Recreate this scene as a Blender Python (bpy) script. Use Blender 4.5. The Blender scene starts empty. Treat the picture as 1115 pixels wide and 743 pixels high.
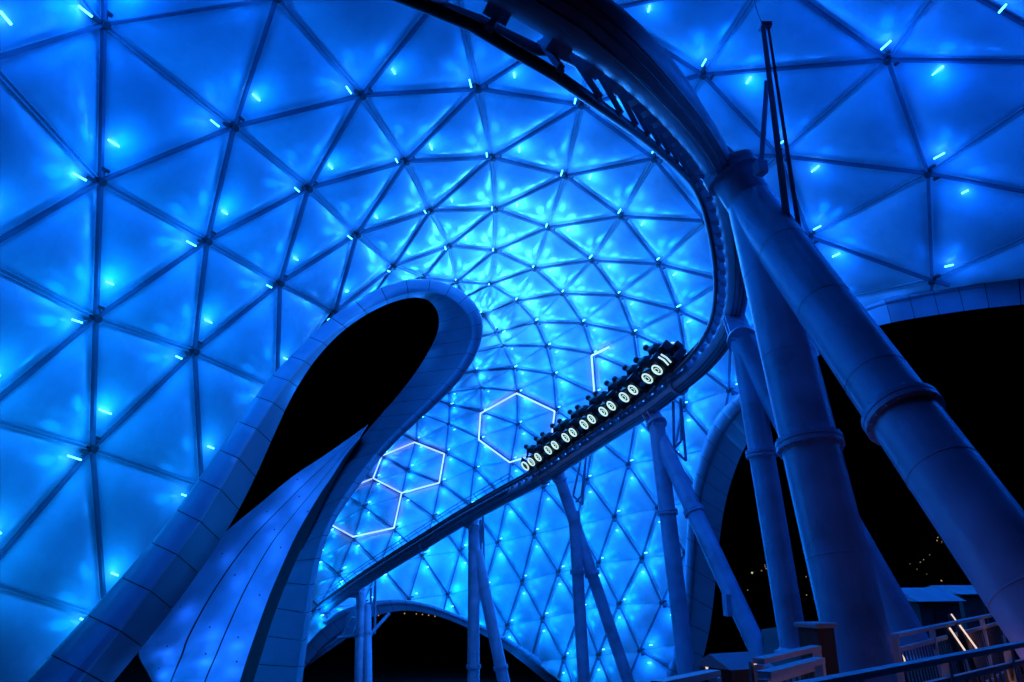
import bpy, bmesh, math, random
from mathutils import Vector as V, Matrix
random.seed(7)
R = math.radians
PI = math.pi
scene = bpy.context.scene
COL = scene.collection

# ------------------------------------------------------------------ camera
FOC, CX, CY = 800.0, 557.5, 371.5          # the photograph is 1115 px wide
PITCH, EYE = R(18), 1.8
cam_d = bpy.data.cameras.new('camera'); cam = bpy.data.objects.new('camera', cam_d); COL.objects.link(cam)
cam_d.sensor_width = 36; cam_d.lens = FOC / 1115 * 36
cam.location = (0, 0, EYE); cam.rotation_euler = (R(90) + PITCH, 0, 0)
cam_d.clip_end = 3000; cam_d.clip_start = 0.05
scene.camera = cam
EYEV = V((0, 0, EYE))
SP, CP = math.sin(PITCH), math.cos(PITCH)

def at(px, py, d):
    """survey point: photo pixel + distance along the lens axis -> metres"""
    x = (px - CX) / FOC * d; y = (CY - py) / FOC * d
    return V((x, d * CP - y * SP, EYE + d * SP + y * CP))

def proj(p):
    q = p - EYEV
    d = q.y * CP + q.z * SP; y = -q.y * SP + q.z * CP
    return CX + FOC * q.x / d, CY - FOC * y / d, d

# ------------------------------------------------------------------ helpers
def tag(o, label=None, cat=None, group=None, kind=None):
    if label: o['label'] = label
    if cat: o['category'] = cat
    if group: o['group'] = group
    if kind: o['kind'] = kind
    return o

def empty(name, loc=(0, 0, 0)):
    o = bpy.data.objects.new(name, None); COL.objects.link(o); o.location = loc
    o.empty_display_size = .3
    bpy.context.view_layer.update()
    return o

def origin(o):
    v = V((0, 0, 0))
    while o is not None:
        v = v + V(o.location); o = o.parent
    return v

def build(name, bm, mat, parent=None, smooth=False):
    """bmesh in world coordinates -> ONE mesh object (shifted under its parent)"""
    me = bpy.data.meshes.new(name)
    if parent is not None:
        bmesh.ops.translate(bm, verts=bm.verts, vec=-origin(parent))
    bmesh.ops.recalc_face_normals(bm, faces=bm.faces)
    bm.to_mesh(me); bm.free()
    mats = mat if isinstance(mat, (list, tuple)) else [mat]
    for m in mats: me.materials.append(m)
    if smooth:
        me.polygons.foreach_set('use_smooth', [True] * len(me.polygons))
        try: me.set_sharp_from_angle(angle=R(40))
        except Exception: pass
    o = bpy.data.objects.new(name, me); COL.objects.link(o)
    if parent is not None: o.parent = parent
    return o

def frame_of(t, hint):
    t = t.normalized(); u = hint - t * hint.dot(t)
    if u.length < 1e-5:
        h = V((0, 0, 1)) if abs(t.z) < .9 else V((1, 0, 0)); u = h - t * h.dot(t)
    u.normalize()
    return t, u, t.cross(u)

def sweep(bm, rings, caps=True, close=True):
    vs = [[bm.verts.new(p) for p in r] for r in rings]
    n = len(vs[0])
    for a, b in zip(vs, vs[1:]):
        for i in range(n if close else n - 1):
            j = (i + 1) % n
            try: bm.faces.new((a[i], a[j], b[j], b[i]))
            except ValueError: pass
    if caps and close:
        for r in (vs[0], vs[-1]):
            try: bm.faces.new(r)
            except ValueError: pass

def tube(bm, pts, rad, seg=12, hint=None):
    pts = [V(p) for p in pts]; n = len(pts)
    rr = rad if isinstance(rad, (list, tuple)) else [rad] * n
    rings = []; u = hint
    for i, p in enumerate(pts):
        t = pts[min(i + 1, n - 1)] - pts[max(i - 1, 0)]
        t, u, w = frame_of(t, u if u is not None else V((0, 0, 1)) + t * .01)
        rings.append([p + (u * math.cos(2 * PI * k / seg) + w * math.sin(2 * PI * k / seg)) * rr[i] for k in range(seg)])
    sweep(bm, rings)

def bar(bm, a, b, wid, dep, up, off=0.0):
    """box beam a->b, wid across, dep along up, centre shifted by off along up"""
    a = V(a); b = V(b); t, u, w = frame_of(b - a, V(up))
    rings = []
    for p in (a, b):
        c = p + u * off
        rings.append([c + w * sx * wid / 2 + u * sy * dep / 2 for sx, sy in ((-1, -1), (1, -1), (1, 1), (-1, 1))])
    sweep(bm, rings)

def box(bm, c, sx, sy, sz, rz=0.0, bev=0.0):
    m = Matrix.Translation(V(c)) @ Matrix.Rotation(rz, 4, 'Z') @ Matrix.Diagonal((sx, sy, sz, 1))
    r = bmesh.ops.create_cube(bm, size=1, matrix=m)
    if bev:
        es = list({e for v in r['verts'] for e in v.link_edges})
        bmesh.ops.bevel(bm, geom=es, offset=bev, segments=2, affect='EDGES', profile=.7)

def ring_flange(bm, p, axis, r, thick, seg=28, inner=.0):
    axis = V(axis).normalized()
    tube(bm, [V(p) - axis * thick / 2, V(p) - axis * thick / 2 + axis * .004, V(p) + axis * (thick / 2 - .004), V(p) + axis * thick / 2],
         [r - .02, r, r, r - .02], seg)

def crom(pts, n):
    """Catmull-Rom through tuples of equal length -> n+1 samples"""
    P = [tuple(p) for p in pts]; m = len(P) - 1; out = []
    for k in range(n + 1):
        t = k / n * m; i = min(int(t), m - 1); f = t - i
        p0, p1, p2, p3 = P[max(i - 1, 0)], P[i], P[i + 1], P[min(i + 2, m)]
        out.append(tuple(.5 * (2 * b + (c - a) * f + (2 * a - 5 * b + 4 * c - d) * f * f + (3 * b - a - 3 * c + d) * f ** 3)
                         for a, b, c, d in zip(p0, p1, p2, p3)))
    return out

# ------------------------------------------------------------------ materials
def mat(name, base, rough=.5, metal=0.0, spec=.5, emit=None, estr=0, noise=0.0, nscale=6.0, bump=0.0, bscale=30.0, bdist=.05, bdetail=4, coat=0.0, stretch=None):
    m = bpy.data.materials.new(name); m.use_nodes = True
    nt = m.node_tree; b = nt.nodes['Principled BSDF']
    b.inputs['Base Color'].default_value = (*base, 1)
    b.inputs['Roughness'].default_value = rough
    b.inputs['Metallic'].default_value = metal
    b.inputs['Specular IOR Level'].default_value = spec
    if coat:
        b.inputs['Coat Weight'].default_value = coat; b.inputs['Coat Roughness'].default_value = .13
    if emit:
        b.inputs['Emission Color'].default_value = (*emit, 1); b.inputs['Emission Strength'].default_value = estr
    if noise or bump:
        tc = nt.nodes.new('ShaderNodeTexCoord'); mp = nt.nodes.new('ShaderNodeMapping')
        nt.links.new(tc.outputs['Object'], mp.inputs['Vector'])
        if stretch: mp.inputs['Scale'].default_value = stretch
    if noise:
        nz = nt.nodes.new('ShaderNodeTexNoise'); nz.inputs['Scale'].default_value = nscale; nz.inputs['Detail'].default_value = 5
        nt.links.new(mp.outputs['Vector'], nz.inputs['Vector'])
        rp = nt.nodes.new('ShaderNodeValToRGB')
        rp.color_ramp.elements[0].position = .3; rp.color_ramp.elements[1].position = .7
        rp.color_ramp.elements[0].color = (*[c * (1 - noise) for c in base], 1)
        rp.color_ramp.elements[1].color = (*[min(1, c * (1 + noise)) for c in base], 1)
        nt.links.new(nz.outputs['Fac'], rp.inputs['Fac']); nt.links.new(rp.outputs['Color'], b.inputs['Base Color'])
        mr = nt.nodes.new('ShaderNodeMapRange')
        mr.inputs['To Min'].default_value = max(0.02, rough - .12); mr.inputs['To Max'].default_value = min(1, rough + .12)
        nt.links.new(nz.outputs['Fac'], mr.inputs['Value']); nt.links.new(mr.outputs['Result'], b.inputs['Roughness'])
    if bump:
        n2 = nt.nodes.new('ShaderNodeTexNoise'); n2.inputs['Scale'].default_value = bscale; n2.inputs['Detail'].default_value = bdetail
        nt.links.new(mp.outputs['Vector'], n2.inputs['Vector'])
        bp = nt.nodes.new('ShaderNodeBump'); bp.inputs['Strength'].default_value = bump; bp.inputs['Distance'].default_value = bdist
        nt.links.new(n2.outputs['Fac'], bp.inputs['Height']); nt.links.new(bp.outputs['Normal'], b.inputs['Normal'])
    return m

M_FILM = mat('canopy_film', (.62, .64, .68), .26, spec=.45, noise=.17, nscale=.5, bump=.08, bscale=1.6, coat=.22)
M_BEAM = mat('painted_canopy_steel', (.13, .13, .18), .42, spec=.4, noise=.12, nscale=3)
M_SEAM = mat('seam_clamp', (.45, .47, .52), .35, spec=.5, noise=.08, nscale=4)
M_FIX = mat('fixture_black', (.03, .03, .035), .4)
M_LED = mat('led_glint_glow', (.8, .9, 1), .3, emit=(.045, .40, 1), estr=9)
M_HEX = mat('hexagon_light', (.9, .9, 1), .3, emit=(.50, .56, 1), estr=1.0)
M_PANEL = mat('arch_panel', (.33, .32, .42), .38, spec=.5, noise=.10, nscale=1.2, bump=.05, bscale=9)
M_PANEL_SHADE = mat('arch_panel_shade', (.17, .165, .22), .42, spec=.5, noise=.12, nscale=1.0, bump=.05, bscale=9)  # darker copy of the panel paint, shade of the inner faces in its colour
M_CORE = mat('arch_core', (.02, .02, .025), .8)
M_RIB = mat('ribbed_panel', (.66, .62, .82), .42, spec=.6, noise=.15, nscale=.8, bump=.8, bscale=.62, bdist=.5, bdetail=.6, coat=.15)
M_STEEL = mat('track_paint', (.50, .46, .60), .36, spec=.5, noise=.12, nscale=2.2, bump=.04, bscale=14)
M_LEG = mat('column_paint', (.64, .55, .72), .30, spec=.6, noise=.24, nscale=1.1, bump=.05, bscale=10)
M_RAILDK = mat('running_rail', (.10, .10, .13), .35, metal=.2)
M_DARK = mat('dark_metal', (.05, .05, .065), .4, metal=.3)
M_CAR = mat('bike_black', (.010, .010, .013), .42, spec=.35)
M_RING = mat('wheel_light', (.8, .9, .85), .3, emit=(.60, .92, .78), estr=.95)
M_CLOTH = mat('rider_clothes', (.014, .014, .02), .85, noise=.3, nscale=20)
M_SKIN = mat('rider_skin', (.35, .22, .16), .55)
M_CONC = mat('terrace_paving', (.035, .033, .03), .75, noise=.25, nscale=1.5, bump=.2, bscale=20)
M_GROUND = mat('lower_ground', (.025, .028, .02), .95, noise=.4, nscale=.2, bump=.3, bscale=2)
M_PICK = mat('picket_paint', (.16, .13, .12), .5)
M_RAILP = mat('railing_paint', (.80, .81, .84), .4, noise=.1, nscale=5)
M_WARM = mat('warm_lamp', (1, .9, .7), .4, emit=(1, .72, .42), estr=5)
M_WHITE = mat('white_lamp', (1, 1, 1), .4, emit=(1, .74, .58), estr=1.0)
M_BULB = mat('string_bulb', (1, .8, .5), .4, emit=(1, .55, .18), estr=.55)
M_BULB2 = mat('tree_bulb', (.9, .9, .7), .4, emit=(.8, .78, .42), estr=.8)
M_WALL = mat('stucco_wall', (.15, .11, .09), .8, noise=.2, nscale=2, bump=.2, bscale=25)
M_ROOF = mat('metal_roof', (.66, .69, .74), .35, noise=.15, nscale=2)
M_LEAF = mat('leaf', (.03, .05, .02), .6, noise=.5, nscale=1.5)
M_BARK = mat('bark', (.08, .06, .045), .9, noise=.4, nscale=6)

# ------------------------------------------------------------------ world: night sky
world = bpy.data.worlds.new('World'); scene.world = world; world.use_nodes = True
wn = world.node_tree; bg = wn.nodes['Background']
sky = wn.nodes.new('ShaderNodeTexSky'); sky.sky_type = 'NISHITA'; sky.sun_disc = False
sky.sun_elevation = R(-6); sky.sun_rotation = R(140)
wn.links.new(sky.outputs['Color'], bg.inputs['Color']); bg.inputs['Strength'].default_value = .006

# ------------------------------------------------------------------ canopy lattice (surveyed node positions, metres)
NODES={ (1,0):(-12.45,14.62,13.60), (2,0):(-13.67,17.10,9.63), (3,0):(-14.39,19.52,6.01), (4,0):(-14.79,21.54,1.83), (5,0):(-14.73,23.18,-2.36),
(1,1):(-11.49,16.97,16.70), (2,1):(-12.12,19.20,12.99), (3,1):(-12.95,21.60,9.56), (4,1):(-13.57,23.75,5.84), (5,1):(-13.22,25.59,0.56), (1,2):(-7.28,18.40,18.97),
(2,2):(-9.17,20.96,16.05), (3,2):(-10.69,23.52,13.13), (4,2):(-11.65,25.85,9.79), (5,2):(-11.54,27.78,5.11), (1,3):(-1.92,19.65,20.86), (2,3):(-5.38,22.48,18.39),
(3,3):(-7.83,25.22,16.18), (4,3):(-9.44,27.85,13.32), (5,3):(-9.85,30.07,9.44), (1,4):(3.24,21.60,21.35), (2,4):(-1.31,24.24,19.98), (3,4):(-4.40,26.94,18.42),
(4,4):(-6.86,29.70,16.42), (5,4):(-8.23,32.28,13.67), (0,4):(8.68,19.75,21.12), (1,5):(7.50,24.23,20.62), (2,5):(2.92,26.41,20.79), (3,5):(-0.85,28.99,19.87),
(4,5):(-3.86,31.65,18.60), (5,5):(-5.99,34.56,17.00), (0,5):(13.42,21.91,19.46), (1,6):(11.23,27.01,18.73), (2,6):(6.46,29.27,19.99), (3,6):(2.62,31.57,20.45),
(4,6):(-0.81,34.04,19.95), (5,6):(-3.37,36.68,19.14), (6,6):(-5.09,39.45,18.40), (0,6):(16.04,24.98,16.68), (1,7):(13.55,30.41,16.63), (2,7):(9.47,32.45,18.47),
(3,7):(5.71,34.64,19.87), (4,7):(2.02,37.00,20.39), (5,7):(-0.98,39.68,20.23), (6,7):(-3.43,42.69,19.52), (0,7):(17.68,28.67,13.74), (1,8):(15.10,34.21,14.76),
(2,8):(11.29,36.14,16.85), (3,8):(8.27,38.11,18.68), (4,8):(4.76,40.20,19.84), (5,8):(1.42,42.80,20.44), (6,8):(-1.46,46.11,20.74), (-1,4):(13.33,18.05,19.28),
(-1,5):(18.41,19.43,17.34), (-1,6):(20.56,23.08,14.27), (2,9):(12.56,40.15,15.15), (3,9):(10.03,41.94,17.34), (4,9):(6.73,43.67,18.98), (5,9):(3.35,45.81,19.95),
(6,9):(0.36,48.97,20.64), (7,9):(-2.33,55.74,22.05), (2,10):(13.47,44.48,12.97), (3,10):(11.28,45.86,15.54), (4,10):(8.21,47.35,17.68), (5,10):(4.96,49.00,18.98),
(6,10):(1.72,50.83,19.70), (7,10):(-1.29,54.36,20.18), (2,11):(13.60,48.27,10.06), (3,11):(11.76,49.64,13.16), (4,11):(9.09,51.04,15.92), (5,11):(6.01,52.57,17.83),
(6,11):(2.61,53.73,18.78), (7,11):(-0.73,53.03,18.59), (8,11):(-3.69,57.07,19.21), (2,12):(13.17,51.43,6.99), (3,12):(11.56,53.00,10.21), (4,12):(9.31,54.44,13.41),
(5,12):(6.54,56.00,15.57), (6,12):(3.29,57.02,17.46), (7,12):(0.11,57.08,17.97), (8,12):(-3.20,61.02,18.84), (2,13):(12.13,53.81,3.61), (3,13):(10.76,55.79,6.89),
(4,13):(8.99,57.46,10.34), (5,13):(6.60,59.13,12.82), (6,13):(3.65,60.28,15.28), (7,13):(0.43,60.84,17.01), (8,13):(-2.66,59.88,17.08), (9,13):(-5.70,63.83,17.67),
(2,14):(10.64,55.62,0.21), (3,14):(9.77,58.01,3.35), (4,14):(8.08,59.99,6.56), (5,14):(6.16,61.85,9.70), (6,14):(3.37,63.13,12.53), (7,14):(0.45,64.02,14.80),
(8,14):(-2.73,63.97,15.94), (9,14):(-5.93,67.78,17.49), (2,15):(9.19,57.40,-3.09), (3,15):(8.12,59.71,0.06), (4,15):(6.91,62.05,3.10), (5,15):(5.34,64.16,6.21),
(6,15):(2.71,65.63,9.54), (7,15):(-0.13,66.83,11.99), (8,15):(-3.02,67.48,14.21), (9,15):(-5.86,66.56,15.40), (3,16):(6.56,61.01,-3.66), (4,16):(5.56,63.56,-0.51),
(5,16):(3.88,65.81,2.43), (6,16):(1.90,67.61,5.65), (7,16):(-0.55,69.12,8.69), (8,16):(-3.62,70.12,11.88), (9,16):(-6.45,70.68,13.41), (10,16):(-9.53,72.10,14.78),
(4,17):(4.14,64.76,-4.27), (5,17):(2.55,67.12,-1.34), (6,17):(0.84,69.29,1.68), (7,17):(-1.41,70.65,5.08), (8,17):(-4.09,71.70,8.61), (9,17):(-7.11,73.20,10.88),
(10,17):(-10.63,74.67,12.35), (11,17):(-13.60,77.40,14.18), (5,18):(1.54,68.52,-4.92), (6,18):(-0.48,70.55,-2.08), (7,18):(-2.60,71.98,1.11), (8,18):(-4.85,72.08,4.39),
(9,18):(-7.50,71.89,7.59), (10,18):(-10.75,72.78,9.76), (11,18):(-14.02,75.20,11.49), (7,19):(-4.04,73.09,-2.78), (8,19):(-5.79,70.52,0.57), (9,19):(-8.17,69.83,3.91),
(10,19):(-11.05,70.85,6.33), (11,19):(-14.41,72.82,8.62), (12,19):(-17.43,76.27,10.33), (9,20):(-8.87,67.40,0.24), (10,20):(-11.70,68.14,3.07),
(11,20):(-14.63,70.16,5.47), (12,20):(-17.79,73.36,6.93), (10,21):(-12.34,64.85,0.02), (11,21):(-15.07,66.92,2.36), (12,21):(-17.83,70.25,3.84),
(11,22):(-15.56,62.84,-0.21), }
NODES = {k: V(v) for k, v in NODES.items()}
def extra(k, a, b, c):                       # one more node past the arch edges: parallelogram rule a + b - c
    if k not in NODES: NODES[k] = NODES[a] + NODES[b] - NODES[c]
extra((-1, 7), (-1, 6), (0, 7), (0, 6)); extra((0, 8), (0, 7), (1, 8), (1, 7)); extra((1, 9), (1, 8), (2, 9), (2, 8))
for v_ in (1, 2, 3):                          # the row above the frame: carry each line on with its own curvature
    a, b, c = NODES[1, v_], NODES[2, v_], NODES[3, v_]
    NODES[0, v_] = a + (a - b) * .92 + (a - b * 2 + c) * .55
extra((0, 0), (0, 1), (1, 0), (1, 1))
for s_ in (-1, -2, -3):                       # the vault goes on over the viewer's head
    for v_ in range(0, 8):
        if (s_, v_) in NODES or not all((s_ + k, v_) in NODES for k in (1, 2, 3)): continue
        a, b, c = NODES[s_ + 1, v_], NODES[s_ + 2, v_], NODES[s_ + 3, v_]
        d_ = (a - b) + (a - b * 2 + c) * .35
        NODES[s_, v_] = a + d_.normalized() * 4.3
extra((-2, 4), (-1, 4), (-1, 5), (0, 5)); extra((-2, 5), (-1, 5), (-1, 6), (0, 6))
extra((2, 16), (2, 15), (3, 16), (3, 15)); extra((3, 17), (3, 16), (4, 17), (4, 16)); extra((4, 18), (4, 17), (5, 18), (5, 17))
extra((6, 19), (6, 18), (7, 19), (7, 18)); extra((5, 19), (5, 18), (6, 19), (6, 18)); extra((8, 20), (8, 19), (9, 20), (9, 19))
extra((7, 20), (7, 19), (8, 20), (8, 19)); extra((9, 21), (9, 20), (10, 21), (10, 20)); extra((10, 22), (10, 21), (11, 22), (11, 21))
extra((1, 10), (1, 9), (2, 10), (2, 9))
for v_ in range(11, 17): extra((1, v_), (1, v_ - 1), (2, v_), (2, v_ - 1))
extra((2, 17), (2, 16), (3, 17), (3, 16))
extra((6, 5), (5, 5), (6, 6), (5, 6)); extra((7, 8), (6, 8), (7, 9), (6, 9)); extra((7, 7), (6, 7), (7, 8), (6, 8)); extra((8, 10), (7, 10), (8, 11), (7, 11))
extra((8, 9), (7, 9), (8, 10), (7, 10)); extra((9, 12), (8, 12), (9, 13), (8, 13)); extra((9, 11), (8, 11), (9, 12), (8, 12)); extra((10, 15), (9, 15), (10, 16), (9, 16))
extra((10, 14), (9, 14), (10, 15), (9, 15)); extra((10, 13), (9, 13), (10, 14), (9, 14)); extra((11, 16), (10, 16), (11, 17), (10, 17)); extra((12, 18), (11, 18), (12, 19), (11, 19)); extra((12, 17), (11, 17), (12, 18), (11, 18))
extra((12, 22), (11, 22), (12, 21), (11, 21)); extra((13, 20), (12, 20), (12, 19), (11, 19)); extra((13, 21), (12, 21), (13, 20), (12, 20)); extra((13, 22), (12, 22), (13, 21), (12, 21))
extra((11, 23), (11, 22), (10, 22), (10, 21)); extra((12, 23), (12, 22), (11, 23), (11, 22))
TRIS = []
for (s, v) in NODES:
    for tri in (((s, v), (s + 1, v), (s + 1, v + 1)), ((s, v), (s, v + 1), (s + 1, v + 1))):
        if all(k in NODES for k in tri): TRIS.append(tri)
CENTRE = V((0, 30, 0))
NOR = {k: V((0, 0, 0)) for k in NODES}
for t in TRIS:
    a, b, c = (NODES[k] for k in t)
    n = (b - a).cross(c - a)
    if n.length < 1e-6: continue
    n.normalize()
    m = (a + b + c) / 3
    if n.dot(EYEV - m) < 0: n = -n           # inwards: towards the people under the canopy
    for k in t: NOR[k] += n
for k in NOR:
    if NOR[k].length > 0: NOR[k].normalize()
FILM_OFF = .24

# openings in the canopy, as surveyed outlines
O_LEAF = [(-60, 830), (20, 750), (75, 700), (125, 648), (163, 606), (198, 566), (222, 527), (249, 492), (272, 457), (294, 425), (318, 400), (340, 380), (362, 355),
          (390, 338), (420, 320), (448, 311), (475, 311), (497, 320), (512, 335), (520, 350), (520, 366), (512, 384), (500, 402), (480, 423), (460, 442), (440, 460),
          (424, 476), (408, 492), (395, 508), (382, 526), (370, 544), (356, 566), (345, 590), (338, 618), (332, 652), (328, 687), (322, 720), (318, 755), (310, 840)]
O_RIGHT = [(1400, 300), (1200, 298), (1115, 303), (1060, 310), (1000, 320), (962, 329), (930, 342), (890, 362), (850, 392), (815, 433), (797, 452), (783, 475), (772, 505), (765, 535),
           (758, 565), (754, 610), (752, 650), (746, 700), (736, 735), (725, 770), (715, 850), (1400, 850)]
O_LOW = [(300, 760), (325, 712), (345, 690), (371, 668), (412, 658), (443, 656), (469, 664), (506, 678), (532, 690), (567, 709), (595, 731), (618, 748), (650, 775), (680, 850), (300, 850)]
OPEN = [O_LEAF, O_RIGHT, O_LOW]
def inside(poly, x, y):
    r = False; n = len(poly)
    for i in range(n):
        x1, y1 = poly[i]; x2, y2 = poly[i - 1]
        if (y1 > y) != (y2 > y) and x < (x2 - x1) * (y - y1) / (y2 - y1) + x1: r = not r
    return r
def opening(p):
    x, y, d = proj(p)
    if d < 1: return None
    for o in OPEN:
        if inside(o, x, y): return o
    return None
def snap(p, poly):
    x, y, d = proj(p); best = None
    for i in range(len(poly)):
        x1, y1 = poly[i]; x2, y2 = poly[i - 1]
        l = (x2 - x1) ** 2 + (y2 - y1) ** 2
        f = max(0, min(1, ((x - x1) * (x2 - x1) + (y - y1) * (y2 - y1)) / l)) if l else 0
        q = (x1 + f * (x2 - x1), y1 + f * (y2 - y1)); e = (q[0] - x) ** 2 + (q[1] - y) ** 2
        if best is None or e < best[0]: best = (e, q)
    return at(best[1][0], best[1][1], d)

canopy = empty('canopy', (0, 45, -7.2))
tag(canopy, 'huge blue lit vaulted canopy of triangular cushions on a steel lattice over the coaster', 'canopy')

def in_frame_area(t):
    q = [proj(NODES[k]) for k in t]
    if any(d < 2 for _, _, d in q): return 0
    q = [(min(max(x, 0), 1115), min(max(y, 0), 743)) for x, y, _ in q]
    return abs((q[1][0] - q[0][0]) * (q[2][1] - q[0][1]) - (q[2][0] - q[0][0]) * (q[1][1] - q[0][1])) / 2

def cushion(bm, t):
    ks = list(t)
    A, B, C = (NODES[k] - NOR[k] * FILM_OFF for k in ks)
    n = (NOR[ks[0]] + NOR[ks[1]] + NOR[ks[2]]).normalized()
    N = 9 if (A - EYEV).length < 45 else 6
    grid = {}; hit = {}
    for i in range(N + 1):
        for j in range(N + 1 - i):
            a, b = i / N, j / N; c = 1 - a - b
            bul = .34 * (27 * a * b * c) ** .62 if a * b * c > 0 else 0
            p = A * a + B * b + C * c + n * bul
            o = opening(p); hit[i, j] = o is not None
            grid[i, j] = (p, o)
    if all(hit.values()): return False
    vs = {}
    for k, (p, o) in grid.items():
        vs[k] = bm.verts.new(snap(p, o) if o else p)
    for i in range(N):
        for j in range(N - i):
            for f in (((i, j), (i + 1, j), (i, j + 1)), ((i + 1, j), (i + 1, j + 1), (i, j + 1))):
                if all(k in vs for k in f) and not all(hit[k] for k in f):
                    bm.faces.new([vs[k] for k in f])
    bmesh.ops.delete(bm, geom=[v for v in vs.values() if not v.link_faces], context='VERTS')
    return True

TRIS.sort(key=in_frame_area, reverse=True)
rest = bmesh.new(); n_c = 0
for t in TRIS:
    if n_c < 99:
        b = bmesh.new()
        if cushion(b, t):
            build('cushion', b, M_FILM, canopy, True); n_c += 1
        else: b.free()
    else: cushion(rest, t)
tag(build('distant_cushions', rest, M_FILM, canopy, True), kind='stuff')

# lattice members
EDGES = []
for (s, v) in NODES:
    for kind, k2 in (('s', (s, v + 1)), ('v', (s + 1, v)), ('d', (s + 1, v + 1))):
        if k2 in NODES: EDGES.append((kind, (s, v), k2))
def clipped(a, b, n=24):
    pts = [a.lerp(b, i / n) for i in range(n + 1)]
    ok = [opening(p) is None for p in pts]
    runs = []; cur = None
    for p, o in zip(pts, ok):
        if o: cur = [p, p] if cur is None else [cur[0], p]
        else:
            if cur: runs.append(cur)
            cur = None
    if cur: runs.append(cur)
    return [r for r in runs if (r[1] - r[0]).length > .1]
def member(bm, kind, k1, k2):
    a, b = NODES[k1], NODES[k2]; n = (NOR[k1] + NOR[k2]).normalized(); done = False
    for p, q in clipped(a, b):
        if kind in 'sv':
            bar(bm, p, q, (.09 if (p - EYEV).length < 46 else .08), .16, n, -.06)
        else:
            t, u, w = frame_of(q - p, n)
            far = (p - EYEV).length > 46
            if not far:
              for sgn in (-1, 1): bar(bm, p + w * .06 * sgn, q + w * .06 * sgn, .03, .08, n, -.14)
            bar(bm, p - n * .21, q - n * .21, .07 if far else .14, .04, n)
        done = True
    return done
def edge_len(e):
    p, q = proj(NODES[e[1]]), proj(NODES[e[2]])
    if p[2] < 2 or q[2] < 2: return 0
    x0, y0, x1, y1 = *p[:2], *q[:2]
    mx, my = (x0 + x1) / 2, (y0 + y1) / 2
    if not (-60 < mx < 1175 and -60 < my < 800): return 1
    return math.hypot(x1 - x0, y1 - y0)
EDGES.sort(key=edge_len, reverse=True)
rest_b, rest_s = bmesh.new(), bmesh.new(); n_b = 0; n_s = 0
for e in EDGES:
    if e[0] == 'd':
        if n_s < 99:
            b = bmesh.new()
            if member(b, *e): build('seam_clamp', b, M_SEAM, canopy); n_s += 1
            else: b.free()
        else: member(rest_s, *e)
    else:
        if n_b < 99:
            b = bmesh.new()
            if member(b, *e): build('beam', b, M_BEAM, canopy); n_b += 1
            else: b.free()
        else: member(rest_b, *e)
tag(build('distant_beams', rest_b, M_BEAM, canopy), kind='stuff')
if len(rest_s.verts): tag(build('distant_seam_clamps', rest_s, M_SEAM, canopy), kind='stuff')
else: rest_s.free()

# light fixtures at the nodes: black brackets, glowing dashes for their film reflections, glow lamps and added fill lamps
def lamp(name, loc, power, color, size, parent=None):
    l = bpy.data.lights.new(name, 'POINT'); l.energy = power; l.color = color; l.shadow_soft_size = size
    o = bpy.data.objects.new(name, l); COL.objects.link(o)
    if parent is not None: o.parent = parent; o.location = V(loc) - origin(parent)
    else: o.location = loc
    return o
def tone(k):
    """dimmer and hue setting of one fixture: the row over the middle of the vault runs brightest, the feet more cyan"""
    x, y, d = proj(NODES[k])
    mid = math.exp(-((x - 565) / 120) ** 2 - ((y - 290) / 110) ** 2)
    top = 1 / (1 + math.exp((y - 120) / 45))
    right = 1 / (1 + math.exp(-(x - 800) / 40))
    left = 1 / (1 + math.exp((x - 260) / 60)) * (1 / (1 + math.exp(-(y - 330) / 70)))
    pw = 1.0 + 1.0 * mid + .03 * top + .0 * right + .15 * (1 if d > 55 and y > 500 else 0)
    g = .155 + .16 * mid + .11 * left + .05 * (1 if d > 55 and y > 540 else 0) - .02 * top - .03 * right
    return pw, (.0005 + .03 * mid, g, 1.0)
fx = []
for k in NODES:
    s, v = k; p = NODES[k]; n = NOR[k]
    x, y, d = proj(p)
    over = s < 0
    if not over and (d < 3 or not (-260 < x < 1380 and -260 < y < 900)): continue
    dirs = {}
    for nm, k2, k3 in (('v', (s - 1, v), (s + 1, v)), ('s', (s, v - 1), (s, v + 1)), ('d', (s + 1, v + 1), (s - 1, v - 1))):
        if k2 in NODES: dirs[nm] = NODES[k2] - p
        elif k3 in NODES: dirs[nm] = p - NODES[k3]
    if len(dirs) < 3: continue
    q1 = p + dirs['v'] * .22 - dirs['s'] * .09
    q2 = p + dirs['s'] * .22 + dirs['v'] * .13
    fx.append((k, p, n, dirs['d'].normalized(), q1, q2, d, abs(x - 557) < 640 and abs(y - 371) < 460))
fx.sort(key=lambda f: f[6])
rest_f, rest_l = bmesh.new(), bmesh.new(); n_f = 0
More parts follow.
